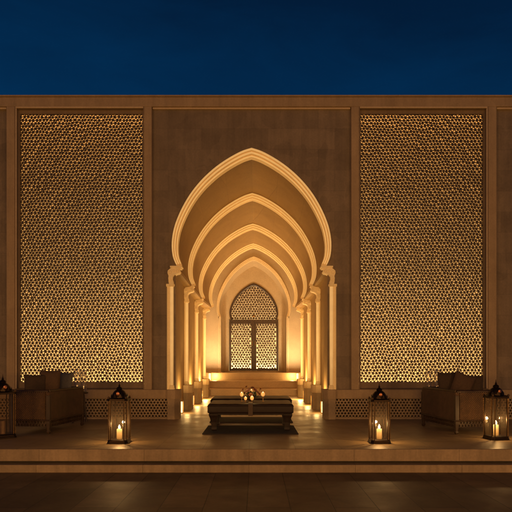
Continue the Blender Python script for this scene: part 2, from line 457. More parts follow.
# edge trims round the recesses (thin rolls, pale stone standing in for caught light)
def roll(pts, r, name='bead_trim'):
    m_ = MB(); m_.tube(pts, r, 8); m_.build(name, M['arch'], B, smooth=True)
# centre bay wall with arch opening
A1 = curve(1.57, 5.335, 3.03)
w = MB(); YC = 0.085
hl = list(A1) + [(1.50, 3.03), (1.50, ZP)]
for s in (-1, 1):
    a = [(s*x, YC, z) for x, z in hl]; b = [(s*1.97, YC, z) for x, z in hl]
    w.strip(a, b)
w.add([(-1.97, YC, 5.335), (1.97, YC, 5.335), (1.97, YC, ZB+0.02), (-1.97, YC, ZB+0.02)], [(0,1,2,3)])
w.build('front_wall', M['wall'], B)
for x in (-1, 1):
    pass
for s in (-1, 1):
    m_ = MB(); m_.box(s*2.125, s*4.64, -0.012, 0.03, ZB-0.034, ZB-0.002)
    m_.build('cornice', M['arch'], B, bevel=0.01)  # pale limestone puts light caught from below into the trim colour
    m_ = MB(); m_.box(s*4.615, s*4.638, -0.006, 0.03, ZP+0.02, ZB-0.035); m_.build('side_bead', M['arch'], B, bevel=0.006)
    m_ = MB(); m_.box(s*4.83, s*7.09, 0.03, 0.109, ZB-0.034, ZB-0.001); m_.build('cornice', M['arch'], B, bevel=0.01)
m_ = MB(); m_.box(-1.95, 1.95, 0.03, 0.084, ZB-0.035, ZB-0.001); m_.build('cornice', M['arch'], B, bevel=0.01)

# arches and vaults
ARCH = [(1.57, 5.335, 3.03, 0.0), (1.51, 5.09, 2.935, 2.18), (1.49, 4.93, 2.885, 4.43), (1.41, 4.89, 2.90, 6.80)]
curves = []
for k, (wd, ap, sp, yy) in enumerate(ARCH):
    c = curve(wd, ap, sp)
    y0 = yy + (YC if k == 0 else 0)
    mb = MB(); sc_ = 1.0 if k == 0 else 0.86
    sweep(mb, c, [(d*sc_, q*sc_ if k else q*0.9-0.03) for d, q in PROF], y0)
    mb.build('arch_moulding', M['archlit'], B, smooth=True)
    stone_glow = MB(); sh = (lambda q: q*0.9-0.03) if k == 0 else (lambda q: q*sc_)
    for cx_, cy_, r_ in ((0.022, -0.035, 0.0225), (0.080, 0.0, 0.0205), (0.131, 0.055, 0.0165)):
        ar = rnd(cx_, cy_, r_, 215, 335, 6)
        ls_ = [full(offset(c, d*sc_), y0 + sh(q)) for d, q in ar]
        for a_, b_ in zip(ls_, ls_[1:]): stone_glow.strip(a_, b_)
    stone_glow.build('lit_bead', M['led'], B, smooth=True)  # emissive skin over the roll crests paints them as brightly lit
    inner = offset(c, 0.15*sc_); curves.append((c, inner, y0 + (0.20*0.9-0.03 if k == 0 else 0.20*sc_)))
for k in range(4):
    c, inner, yb = curves[k]
    if k < 3:
        nxt = curves[k+1][0]; yn = ARCH[k+1][3] + 0.02; sp2 = ARCH[k+1][2]
    else: break
    sp = ARCH[k][2]
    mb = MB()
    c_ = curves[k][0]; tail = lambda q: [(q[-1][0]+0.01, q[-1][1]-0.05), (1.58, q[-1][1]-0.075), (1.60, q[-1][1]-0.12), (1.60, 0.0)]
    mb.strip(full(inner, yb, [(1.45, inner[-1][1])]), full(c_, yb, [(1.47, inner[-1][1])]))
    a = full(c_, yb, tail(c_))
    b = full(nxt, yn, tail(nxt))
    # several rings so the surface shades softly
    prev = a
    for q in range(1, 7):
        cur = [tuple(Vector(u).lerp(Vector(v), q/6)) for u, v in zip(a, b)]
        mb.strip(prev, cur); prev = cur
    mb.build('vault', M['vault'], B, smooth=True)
# jamb blocks behind each colonnette pair (close the pier under every arch)
for k, (wd, ap, sp, yy) in enumerate(ARCH):
    y0 = yy + (YC if k == 0 else 0)
    for s in (-1, 1):
        j = MB()
        j.box(s*1.601, s*1.9, y0+0.001, y0+0.32, ZP, sp-0.002)
        j.build('pier', M['trim'] if k == 0 else M['vault'], B)
# taller end chamber
CH = curve(1.98, 5.75, 2.9)
c4, in4, y4 = curves[3]
mb = MB()
tl = [(c4[-1][0]+0.01, c4[-1][1]-0.05), (1.58, c4[-1][1]-0.075), (1.60, c4[-1][1]-0.12), (1.60, 0.0)]
th = [(1.98, 2.80), (1.98, 2.6), (1.98, 2.45), (1.98, 0.0)]
mb.strip(full(in4, y4, [(1.40, in4[-1][1])]), full(c4, y4, [(1.42, in4[-1][1])]))
a = full(c4, y4, tl); b = full(CH, y4+0.01, th)
mb.strip(a, b)
prev = b
for q in range(1, 6):
    cur = [(x, y4+0.01 + (10.5-y4)*q/5, z) for x, y, z in b]; mb.strip(prev, cur); prev = cur
mb.build('chamber', M['chamber'], B, smooth=True)
# end wall with keyhole niche
NI = curve(1.42, 5.17, 2.87)
w = MB(); hl = list(NI) + [(1.36, 2.87), (1.36, 0.70)]
for s in (-1, 1):
    w.strip([(s*x, 10.5, z) for x, z in hl], [(s*2.0, 10.5, z) for x, z in hl])
w.add([(-2, 10.5, 5.17), (2, 10.5, 5.17), (2, 10.5, 5.9), (-2, 10.5, 5.9)], [(0,1,2,3)])
w.build('end_wall', M['chamber'], B)
mb = MB(); NP = [(d*0.8, q*0.8) for d, q in PROF]
sweep(mb, NI, NP, 10.5, [(1.25, 2.80)])
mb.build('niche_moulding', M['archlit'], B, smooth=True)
NI2 = offset(NI, 0.12)
mb = MB(); tl = [(1.24, 2.80), (1.24, 0.72)]
mb.strip(full(NI2, 10.66, tl), full([(x*0.93, 2.87 + (z-2.87)*0.93) for x, z in NI2], 11.1, [(1.15, 2.80), (1.15, 0.72)]))
mb.build('niche_reveal', M['chamber'], B, smooth=True)
for s in (-1, 1):
    mb = MB(); mb.box(s*1.36, s*1.25, 10.47, 10.68, 0.72, 2.80); mb.tube([(s*1.31, 10.46, 0.72), (s*1.31, 10.46, 2.86)], 0.03, 10)
    mb.tube([(s*1.265, 10.455, 0.72), (s*1.265, 10.455, 2.84)], 0.016, 8)
    mb.build('niche_jamb', M['arch'], B, smooth=True)
# door wall
DC = curve(0.955, 4.22, 2.80)
w = MB(); hl = list(DC) + [(0.975, 2.78), (0.975, 0.70)]
for s in (-1, 1):
    w.strip([(s*x, 11.1, z) for x, z in hl], [(s*1.5, 11.1, z) for x, z in hl])
w.add([(-1.5, 11.1, 4.22), (1.5, 11.1, 4.22), (1.5, 11.1, 5.4), (-1.5, 11.1, 5.4)], [(0,1,2,3)])
w.build('door_wall', M['chamber'], B)
mb = MB(); mb.box(-1.14, 1.14, 10.75, 11.3, 0.7205, 0.775); mb.build('door_sill', M['plinth'], B, bevel=0.006)
# tympanum above the door
TY = MB(); sweep(TY, DC, [(-0.01, 0.06), (-0.01, -0.03), (0.055, -0.03), (0.085, -0.01), (0.085, 0.08)], 11.1)
TY.box(-0.97, 0.97, 11.06, 11.18, 2.70, 2.79)
TYo = TY.build('tympanum', M['doorwood'], B)
def in_door(x, z, m=0.0):
    if z < 2.74 or z > 4.22: return False
    pts = DC
    for (xa, za), (xb, zb) in zip(pts, pts[1:]):
        if zb <= z <= za:
            f = (za - z)/max(za-zb, 1e-6); return abs(x) < xa + (xb-xa)*f - m
    return abs(x) < 0.9
mb = MB(); star_screen(mb, lambda x, z: in_door(x, z, 0.02), -1, 1, 2.76, 4.25, 0.105, 11.13, 0.03, 0.29, 0.10, 0.25, seed=3, pj=0.16)
mb.build('screen', M['doorlattice'], TYo)
mb = MB()
for rr, zz in ((0.055, 0), (0.03, 0.012)):
    mb.lathe([(rr, 0.0), (rr*0.7, 0.02), (0.004, 0.028)], 0, 0, 0, 12)
me_ = MB(); me_.v = [(x, 11.085 - z, 2.93 + y) for x, y, z in mb.v]; me_.f = mb.f
me_.build('rosette', M['brass'], TYo, smooth=True)
for s in (-1, 1):
    d = MB()
    x0, x1 = (0.002, 0.972)
    d.box(s*x0, s*0.105, 11.06, 11.16, 0.777, 2.699); d.box(s*0.885, s*x1, 11.06, 11.16, 0.777, 2.699)
    d.box(s*0.1051, s*0.8849, 11.062, 11.158, 0.777, 0.86); d.box(s*0.1051, s*0.8849, 11.062, 11.158, 2.62, 2.699)
    do = d.build('door', M['doorwood'], B, bevel=0.006)
    mb = MB(); lo, hi = (0.1, 0.89)
    star_screen(mb, lambda x, z, s=s: lo <= s*x <= hi and 0.82 < z < 2.66, (lo if s > 0 else -hi), (hi if s > 0 else -lo), 0.86, 2.64, 0.105, 11.13, 0.03, 0.29, 0.10, 0.25, seed=8+s, pj=0.16)
    mb.build('screen', M['doorlattice'], do)
    hd = MB(); hd.tube([(s*0.055, 11.055, 1.75), (s*0.055, 11.02, 1.75), (s*0.055, 11.02, 1.95), (s*0.055, 11.055, 1.95)], 0.011, 8)
    hd.build('handle', M['brass'], do, smooth=True)
mb = MB(); mb.box(-0.03, 0.03, 11.04, 11.0595, 0.777, 2.70); mb.build('mullion', M['doorwood'], B, bevel=0.004)
bk = MB(); bk.box(-1.3, 1.3, 11.42, 11.44, 0.7, 4.5); bk.build('door_backlight', M['doorglow'], B)

# colonnettes, capitals, plinths
for k, (wd, ap, sp, yy) in enumerate(ARCH):
    y0 = yy + (0.03 if k == 0 else -0.03); dx = 0.0 if k == 0 else -0.035
    for s in (-1, 1):
        c = MB()
        c.lathe([(0.058, ZP), (0.058, ZP+0.03), (0.047, ZP+0.045), (0.052, ZP+0.07), (0.036, ZP+0.085), (0.034, sp-0.46), (0.034, sp-0.40)], s*(1.575+dx), y0+0.03, 0, 18)
        c.lathe([(0.020, ZP), (0.020, sp-0.40)], s*(1.655+dx), y0+0.045, 0, 12)
        c.box(s*(1.61+dx), s*(1.636+dx), y0+0.03, y0+0.2, ZP, sp-0.40)
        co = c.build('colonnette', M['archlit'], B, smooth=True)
        ls = MB(); ls.tube([(s*(1.575+dx), y0+0.0295, ZP+0.09), (s*(1.575+dx), y0+0.0295, sp-0.40)], 0.0355, 18); ls.build('lit_shaft', M['led'], co, smooth=True)  # emissive skin round the shaft paints it as lit
        q = MB()
        # collar ring
        q.lathe([(0.040, sp-0.425), (0.056, sp-0.415), (0.062, sp-0.395), (0.056, sp-0.375), (0.040, sp-0.365)], s*(1.575+dx), y0+0.03, 0, 18)
        q.box(s*(1.61+dx), s*(1.685+dx), y0+0.0, y0+0.12, sp-0.42, sp-0.37)
        # curled neck: S-shaped scroll extruded in depth
        S = [(1.615, -0.37), (1.63, -0.30), (1.635, -0.23), (1.628, -0.19), (1.65, -0.13), (1.645, -0.085), (1.60, -0.045), (1.54, -0.012), (1.47, -0.03), (1.42, -0.065), (1.405, -0.105), (1.43, -0.135), (1.475, -0.145),
             (1.52, -0.165), (1.55, -0.20), (1.556, -0.25), (1.535, -0.31), (1.54, -0.37)]
        S = [(x + dx, z + sp - 0.03) for x, z in S]
        f0 = [(s*x, y0-0.035, z) for x, z in S]; f1 = [(s*x, y0+0.17, z) for x, z in S]
        q.strip(f0, f1, True)
        cx = sum(x for x, z in S)/len(S); n = len(S)
        q.add(f0, [tuple(range(n))]); q.add(f1, [tuple(range(n))])
        # volute buttons and leaf lips
        for (vx, vz, vr) in ((1.598, -0.115, 0.036), (1.452, -0.092, 0.030), (1.525, -0.085, 0.026), (1.598, -0.27, 0.026)):
            bmv = MB(); bmv.lathe([(vr, 0), (vr*0.95, 0.012), (vr*0.55, 0.02), (vr*0.5, 0.008), (vr*0.2, 0.012)], 0, 0, 0, 14)
            q.add([(s*(vx+dx) + x, y0-0.036 - z, sp - 0.03 + vz + y) for x, y, z in bmv.v], bmv.f)
        q.box(s*1.365, s*(1.60), y0-0.05, y0+0.2, sp-0.052, sp-0.022); q.box(s*1.385, s*(1.57), y0-0.04, y0+0.19, sp-0.075, sp-0.0525)
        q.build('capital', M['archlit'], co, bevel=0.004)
    # plinth blocks
    for s in (-1, 1):
        ya, yb_ = (-0.10, 0.26) if k == 0 else (yy-0.16, yy+0.30)
        ch = 0.09
        P = [(1.42, ya+ch), (1.42+ch*0.9, ya), (1.64, ya), (1.64, yb_), (1.42, yb_)]
        q = MB()
        q.strip([(s*x, y, 0.001) for x, y in P], [(s*x, y, 0.40) for x, y in P], True)
        q.add([(s*x, y, 0.40) for x, y in P], [tuple(range(5))])
        qo = q.build('plinth', M['plinth'], B, bevel=0.008)
        P2 = [(1.405, ya+ch-0.01), (1.405+ch*0.9, ya-0.015), (1.645, ya-0.015), (1.645, yb_+0.01), (1.405, yb_+0.01)]
        q = MB()
        q.strip([(s*x, y, 0.402) for x, y in P2], [(s*x, y, ZP+0.002) for x, y in P2], True)
        q.add([(s*x, y, 0.402) for x, y in P2], [tuple(range(5))]); q.add([(s*x, y, ZP+0.002) for x, y in P2], [tuple(range(5))])
        q.build('plinth_cap', M['arch'] if k else M['trim'], qo, bevel=0.012)

# backlit pierced screens
lat = MB()
LX0, LX1, LZ0, LZ1 = 2.160, 4.590, 0.722, 6.035
star_screen(lat, lambda x, z: LX0-0.04 < x < LX1+0.04 and LZ0-0.04 < z < LZ1+0.04, LX0, LX1+0.05, LZ0, LZ1+0.05, 0.0690, 0.11, 0.02, 0.272, 0.050, 0.25, seed=11, pj=0.19, warp=0.7)
for s in (-1, 1):
    so = MB()
    # stepped frame: bead, sloping margin, inner edge
    def ring(x0, x1, z0, z1, y): return [(s*x0, y, z0), (s*x1, y, z0), (s*x1, y, z1), (s*x0, y, z1)]
    r = [ring(2.112, 4.652, ZP, ZB, 0.004), ring(2.128, 4.636, ZP+0.016, ZB-0.018, -0.004), ring(2.134, 4.630, ZP+0.02, ZB-0.030, 0.04),
         ring(2.139, 4.625, ZP+0.026, ZB-0.040, 0.085), ring(LX0, LX1, LZ0, LZ1, 0.095), ring(LX0, LX1, LZ0, LZ1, 0.155)]
    for a, b in zip(r, r[1:]): so.strip(a, b, True)
    fr = so.build('screen_frame', M['margin'], B)
    if s > 0: lo = lat.build('lattice', M['lattice'], fr)
    else:
        l2 = MB(); l2.v = [(-x, y, z) for x, y, z in lat.v]; l2.f = [tuple(reversed(f)) for f in lat.f]; l2.build('lattice', M['lattice'], fr)
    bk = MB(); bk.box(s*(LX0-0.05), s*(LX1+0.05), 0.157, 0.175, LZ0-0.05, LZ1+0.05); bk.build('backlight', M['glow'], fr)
# hidden mass of the building
p = MB(); p.box(-7.55, -7.45, 0.41, 12, -0.28, 6.1); p.box(7.45, 7.55, 0.41, 12, -0.28, 6.1); p.box(-7.44, 7.44, 11.9, 12, -0.28, 6.1)
p.build('outer_wall', M['wall'], B)
p = MB(); p.box(-7.44, 7.44, 1.21, 11.89, 6.0, 6.1); p.build('roof', M['trim'], B)

# ------------------------------------------------------------------ gallery uplights
def uplight(x, y, z, n):
    e = empty('uplight', (x, y, z)); e.scale = (0.72, 0.72, 0.78)
    c = MB(); c.box(-0.07, 0.07, -0.07, 0.07, 0.001, 0.02); c.box(-0.07, 0.07, -0.07, 0.07, 0.33, 0.35)
    for a in (-1, 1):
        for b in (-1, 1): c.box(min(a*0.058, a*0.07), max(a*0.058, a*0.07), min(b*0.058, b*0.07), max(b*0.058, b*0.07), 0.02, 0.33)
    c.build('frame', M['brass'], e)
    c = MB(); c.box(-0.056, 0.056, -0.056, 0.056, 0.021, 0.329); c.build('glass', M['lampglass'], e)
    return e
SIDE = {-1: 'left', 1: 'right'}
WH = ['first plinth from the front', 'second plinth from the front', 'third plinth from the front', 'top step beside the door']
LY = [(1.25, 0.0), (3.40, 0.0), (5.75, 0.0), (9.50, 0.45)]
def lamp(kind, loc, energy, color, **kw):
    l = bpy.data.lights.new('lamp_light', kind); l.energy = energy; l.color = color
    rot = kw.pop('rot', None)
    for k_, v_ in kw.items(): setattr(l, k_, v_)
    o = bpy.data.objects.new('lamp_light', l); col.objects.link(o); o.location = loc
    if rot: o.rotation_euler = rot
    return o
WARM = (1.0, 0.62, 0.21)
for s in (-1, 1):
    for i, (y, z) in enumerate(LY):
        u = uplight(s*1.555 if i < 3 else s*1.60, y, z, i)
        where = WH[i]
        if i < 3: lab = 'small glowing box lamp on the floor, behind the %s, %s side' % (where, SIDE[s])
        else: lab = 'small glowing box lamp standing at the %s, %s side' % (where, SIDE[s])
        tag(u, lab, 'lamp', 'box lamps along the arched gallery')
        # upward beam of the fitting
        E = [8, 19, 46, 66][i]; WL = WARM if i < 3 else (1.0, 0.72, 0.40)
        lamp('AREA', (s*(1.48), y+0.02, z+0.40), E, WL, shape='SQUARE', size=0.12, rot=(R(180), R(0), 0))
        if i: lamp('SPOT', (s*1.30, [0, 1.55, 3.75, 6.1][i], 0.62), [0, 40, 72, 110][i], WARM, spot_size=R(70), spot_blend=1.0, shadow_soft_size=0.06,  # extra spot without a fitting, added to brighten the arch and vault
             rot=Vector((-s*0.15, 0.75, 3.0)).to_track_quat('-Z', 'Y').to_euler())
        if i == 3: lamp('SPOT', (s*1.35, 9.2, 0.85), 110, WL, spot_size=R(80), spot_blend=1.0, shadow_soft_size=0.08,  # another added spot with no fitting, brightens the end chamber
             rot=Vector((-s*0.7, 0.75, 3.6)).to_track_quat('-Z', 'Y').to_euler())
        lamp('POINT', (s*1.42, y, z+0.16), [4, 8, 20, 12][i], WARM, shadow_soft_size=0.05)
# ================================================================== LANTERNS
PL = [(0.74,1),(1,0.74),(1,-0.74),(0.74,-1),(-0.74,-1),(-1,-0.74),(-1,0.74),(-0.74,1)]
def make_lantern(rot, label, loc, scale=1.0):
    e = empty('lantern', loc, rot); e.scale = (scale*0.92, scale*0.92, scale*1.02)
    tag(e, label, 'lantern', 'metal and glass floor lanterns on the terrace')
    b = MB()
    b.lathe([(0.155, 0.0), (0.155, 0.018), (0.148, 0.022), (0.148, 0.040), (0.135, 0.05)], n=8, sq=PL)
    for a in (-1, 1):
        for c in (-1, 1): b.lathe([(0.012, 0), (0.018, 0.008), (0.012, 0.016)], a*0.125, c*0.125, -0.0, 8)
    b.build('base', M['metal'], e, bevel=0.003)
    b = MB()
    for (x, y) in PL: b.box(x*0.134-0.007, x*0.134+0.007, y*0.134-0.007, y*0.134+0.007, 0.05, 0.575)
    b.build('frame', M['metal'], e, bevel=0.001)
    b = MB()
    for (x, y) in PL: b.tube([(x*0.143, y*0.143, 0.052), (x*0.143, y*0.143, 0.57)], 0.0022, 6)
    b.build('edge_bead', M['brass'], e)
    b = MB()
    b.lathe([(0.128, 0.052), (0.128, 0.573)], sq=PL, cap=False)
    b.build('glass', M['glass'], e)
    b = MB()
    b.lathe([(0.150, 0.574), (0.150, 0.598), (0.135, 0.605), (0.120, 0.615)], sq=PL)
    b.lathe([(0.112, 0.612), (0.108, 0.63), (0.112, 0.64), (0.100, 0.67), (0.078, 0.70), (0.055, 0.715), (0.040, 0.722), (0.048, 0.735), (0.036, 0.752), (0.016, 0.762)], n=16)
    for i in range(10):   # pierced crown leaves round the dome
        a = 2*math.pi*i/10
        c, s_ = math.cos(a), math.sin(a)
        w_ = 0.026
        b.add([(c*0.125 - s_*w_, s_*0.125 + c*w_, 0.612), (c*0.125 + s_*w_, s_*0.125 - c*w_, 0.612), (c*0.125 + s_*w_*0.6, s_*0.125 - c*w_*0.6, 0.648), (c*0.12, s_*0.12, 0.668), (c*0.125 - s_*w_*0.6, s_*0.125 + c*w_*0.6, 0.648)], [(0,1,2,3,4)])
    ro = b.build('roof', M['metal'], e, smooth=True)
    b = MB()
    for a in (-1, 1):
        for c in (-1, 1):
            b = MB(); b.lathe([(0.001, 0.596), (0.014, 0.602), (0.019, 0.614), (0.014, 0.627), (0.001, 0.634)], a*0.128, c*0.128, 0, 10)
            b.build('corner_ball', M['brass'], ro, smooth=True)
    b = MB(); bb = MB(); bb.lathe([(0.027, 0), (0.027, 0.008), (0.018, 0.012), (0.004, 0.013)], n=14)
    b.add([(x, -0.100 - z, 0.668 + y) for x, y, z in bb.v], bb.f)
    b.build('medallion', M['copper'], ro, smooth=True)
    b = MB(); b.lathe([(0.012, 0.76), (0.018, 0.772), (0.010, 0.785), (0.006, 0.80), (0.002, 0.835)], n=10)
    b.build('finial', M['metal'], ro, smooth=True)
    return e
M['copper'] = simple('copper_medallion', (0.45, 0.18, 0.09), 0.35, 0.8)
def candle(loc, h, r, lit, label, group='pillar candles inside the lanterns'):
    e = empty('candle', loc)
    tag(e, label, 'candle', group)
    b = MB(); b.lathe([(r, 0), (r, h-0.008), (r*0.9, h), (r*0.3, h-0.006)], n=20)
    b.build('wax', M['wax'] if lit else M['coldwax'], e, smooth=True)
    b = MB(); b.tube([(0, 0, h-0.008), (0.001, 0, h+0.014)], 0.0025, 6); b.build('wick', M['recess'], e)
    if lit:
        b = MB(); b.lathe([(0.004, h+0.004), (0.014, h+0.014), (0.017, h+0.026), (0.011, h+0.042), (0.001, h+0.062)], n=12)
        b.build('flame', M['flame'], e, smooth=True)
    return e
LN = [(-1.81, -3.22, 0, 1.0, 'lit bronze lantern standing alone left of the benches near the terrace edge'),
      (1.80, -3.22, 0, 0.98, 'lit bronze lantern standing alone right of the benches near the terrace edge'),
      (3.575, -2.86, R(9), 1.02, 'lit bronze lantern in front of the right wicker sofa'),
      (-3.665, -2.70, R(43), 1.10, 'unlit bronze lantern beside the left wicker sofa, cut by the photo edge')]
for i, (x, y, rz, sc_, lab) in enumerate(LN):
    make_lantern(rz, lab, (x, y, 0.002), sc_)
    lit = i < 3
    cl = ['lit candle in the lantern left of the benches', 'lit candle in the lantern right of the benches', 'lit candle in the lantern before the right wicker sofa', 'unlit candle in the dark lantern beside the left wicker sofa'][i]
    h = [0.135, 0.14, 0.155, 0.19][i]
    candle((x, y, 0.0505*sc_+0.002), h, 0.036, lit, cl)
    if lit: lamp('POINT', (x, y-0.0, 0.05+h+0.075), [9.0, 9.0, 6.5][i], (1.0, 0.60, 0.24), shadow_soft_size=0.02)

# ================================================================== BENCHES, RUG, CENTREPIECE
b = MB(); b.box(-0.745, 0.745, -2.36, -1.22, 0.003, 0.014)
tag(b.build('rug', M['rug'], bevel=0.003), 'dark woven rug lying under the front bench, edge towards the steps', 'rug', 'rugs under the benches')
b = MB(); b.box(-0.77, 0.77, -0.70, 0.28, 0.003, 0.014)  # added dark sheet standing in for the rear bench's shadow
tag(b.build('rug', M['rug'], bevel=0.003), 'dark woven rug lying under the rear bench', 'rug', 'rugs under the benches')
def bench(yc, W, D, label):
    e = empty('bench', (0, yc, 0.015)); tag(e, label, 'bench', 'upholstered benches in front of the arch')
    z0, z1 = 0.275, 0.43
    # upholstered top: rounded slab with slight crown
    nx, ny = 40, 24; vs = []; b = MB()
    def P(u, v, top):
        x = u*W/2; y = v*D/2
        ex = max(0, abs(u)*W/2 - (W/2-0.035))/0.035; ey = max(0, abs(v)*D/2 - (D/2-0.035))/0.035
        k = 1 - math.sqrt(max(0.0, 1 - min(1, ex*ex+ey*ey)))
        crown = 0.014*(1-u*u)*(1-v*v) + 0.0022*math.sin(u*23)*math.sin(v*9)
        return (x, y, z1 - 0.035*k + crown) if top else (x, y, z0 + 0.02*k)
    def spaced(L_, n):
        e_ = [0, .12, .3, .55, .8, 1.0]; half = L_/2
        a_ = [-1 + 0.035/half*(1-math.cos(math.pi/2*q)) for q in e_]
        mid = [a_[-1] + (-2*a_[-1])*i/n for i in range(1, n)]
        return a_ + mid + [-q for q in reversed(a_)]
    us, vs_ = spaced(W, 26), spaced(D, 18); nx, ny = len(us)-1, len(vs_)-1
    for top in (True, False):
        pts = [P(u, v, top) for v in vs_ for u in us]
        b.add(pts, [(j*(nx+1)+i, j*(nx+1)+i+1, (j+1)*(nx+1)+i+1, (j+1)*(nx+1)+i) for j in range(ny) for i in range(nx)])
    edge = [(i, 0) for i in range(nx+1)] + [(nx, j) for j in range(1, ny+1)] + [(i, ny) for i in range(nx-1, -1, -1)] + [(0, j) for j in range(ny-1, 0, -1)]
    b.strip([P(us[i], vs_[j], True) for i, j in edge], [P(us[i], vs_[j], False) for i, j in edge], True)
    cu = b.build('seat', M['leather'], e, smooth=True, merge=True)
    b = MB(); zz = z1-0.036
    b.tube([(-W/2+0.01, -D/2-0.001, zz), (W/2-0.01, -D/2-0.001, zz)], 0.006, 8)
    b.tube([(-W/2+0.01, -D/2-0.001, z0+0.022), (W/2-0.01, -D/2-0.001, z0+0.022)], 0.006, 8)
    for s in (-1, 1): b.tube([(s*(W/2+0.001), -D/2+0.01, zz), (s*(W/2+0.001), D/2-0.01, zz)], 0.006, 8)
    b.build('piping', M['leather'], cu, smooth=True)
    b = MB(); b.box(-W/2+0.04, W/2-0.04, -D/2+0.03, D/2-0.03, 0.25, 0.292); b.build('apron', M['benchwood'], e, bevel=0.006)
    for sx in (-1, 1):
        for sy in (-1, 1):
            b = MB(); cx, cy = sx*(W/2-0.09), sy*(D/2-0.09)
            prof = [(0.045, 0.0), (0.052, 0.015), (0.048, 0.05), (0.053, 0.13), (0.068, 0.20), (0.085, 0.245), (0.086, 0.272)]
            sq = [(1,1),(-1,1),(-1,-1),(1,-1)]
            vs = []
            for r, z in prof:
                off = (0.085 - r)*0.9
                for (a, c) in sq: vs.append((cx - sx*off*0.2 + a*r*0.85, cy - sy*off*0.2 + c*r*0.85, z))
            fs = [(k*4+i, k*4+(i+1) % 4, (k+1)*4+(i+1) % 4, (k+1)*4+i) for k in range(len(prof)-1) for i in range(4)]
            fs += [(3,2,1,0), tuple(range(len(vs)-4, len(vs)))]
            b.add(vs, fs); b.build('leg', M['benchwood'], e, bevel=0.006)
    return e
bench(-1.54, 1.38, 0.94, 'dark leather bench nearest the steps, linen runner over its middle')
bench(-0.22, 1.50, 0.94, 'rear dark leather bench at the mouth of the arch')
# runner
YF = -1.54-0.47
top = 0.015+0.43+0.016
rp = [(YF+1.0, top), (YF+0.06, top), (YF+0.02, top-0.006), (YF-0.006, top-0.02), (YF-0.0125, top-0.05), (YF-0.0125, 0.255)]
b = MB(); x0, x1 = -0.036, 0.036
for o_ in (0.0, -0.003):
    b.strip([(x0, y+o_, z+(-o_)) for y, z in rp], [(x1, y+o_, z+(-o_)) for y, z in rp])
tag(b.build('table_runner', M['runner']), 'narrow linen runner hanging over the front of the nearest bench', 'runner')
for xx in (-0.041, 0.041):
    pass
# flower bowl
FX, FY, FZ = 0.0, -1.60, top + 0.003
e = empty('flower_arrangement', (FX, FY, FZ)); tag(e, 'low bowl of pale and rust flowers with dark leaves on the near bench', 'flowers')
b = MB(); b.lathe([(0.04, 0), (0.045, 0.006), (0.03, 0.014), (0.06, 0.03), (0.085, 0.055), (0.088, 0.065), (0.07, 0.06)], n=20); b.build('bowl', M['pot'], e, smooth=True)
rng = random.Random(4)
def flower_mb(c, r, up):
    b = MB(); up = up.normalized(); a = up.orthogonal().normalized(); d = up.cross(a)
    for ringi, (n, rr, tilt) in enumerate(((5, 0.45, 0.95), (7, 0.75, 0.6), (8, 1.0, 0.25))):
        for i in range(n):
            t_ = 2*math.pi*(i + 0.37*ringi)/n + rng.uniform(-.15, .15)
            di = a*math.cos(t_) + d*math.sin(t_); side = up.cross(di)
            w_ = r*rr*0.42
            p0 = c; p1 = c + di*r*rr*0.55 + up*r*tilt*0.55; p2 = c + di*r*rr + up*r*tilt*0.8
            b.add([p0 - side*w_*0.3, p0 + side*w_*0.3, p1 + side*w_, p2 + side*w_*0.6, p2 + di*r*0.08, p2 - side*w_*0.6, p1 - side*w_], [(0,1,2,6), (6,2,3,4,5)])
    return b
for i, (x, y, z, r, k) in enumerate([(-0.05, -0.03, 0.17, 0.042, 0), (0.03, 0.02, 0.215, 0.040, 1), (-0.10, 0.02, 0.13, 0.036, 1), (0.10, 0.0, 0.15, 0.038, 0), (0.0, -0.07, 0.11, 0.036, 1),
                                     (0.07, -0.05, 0.19, 0.034, 1), (-0.02, 0.04, 0.20, 0.034, 0), (0.155, 0.03, 0.20, 0.030, 1), (-0.13, -0.01, 0.19, 0.026, 0), (0.14, -0.04, 0.12, 0.028, 1), (-0.07, 0.05, 0.235, 0.028, 1)]):
    c = Vector((x, y, z)); up = Vector((x*1.5, y*1.5-0.05, 0.14))
    fo = flower_mb(c, r, up).build('flower', M['petal'] if k == 0 else M['petal2'], e, smooth=True)
    b = MB(); b.tube([(x*0.2, y*0.2, 0.05), (x*0.75, y*0.75, z*0.6), (x, y, z)], 0.0022, 6); b.build('stem', M['leaf'], fo)
b = MB()
for i in range(70):
    a = rng.uniform(0, 2*math.pi); el = rng.uniform(0.1, 1.25); L = rng.uniform(0.09, 0.2)
    d = Vector((math.cos(a)*math.cos(el), math.sin(a)*math.cos(el), math.sin(el))); p0 = Vector((0, 0, 0.05)) + d*L*0.45
    side = d.cross(Vector((rng.uniform(-1,1), rng.uniform(-1,1), 1))).normalized(); w_ = rng.uniform(0.008, 0.016); l = rng.uniform(0.04, 0.075)
    dd = (d + Vector((rng.uniform(-.4,.4), rng.uniform(-.4,.4), rng.uniform(-.3,.3)))).normalized()
    b.add([p0, p0+dd*l*0.5+side*w_, p0+dd*l, p0+dd*l*0.5-side*w_], [(0,1,2,3)])
    b.tube([Vector((0,0,0.05)), p0], 0.0014, 4)
b.build('leaf', M['leaf'], e)
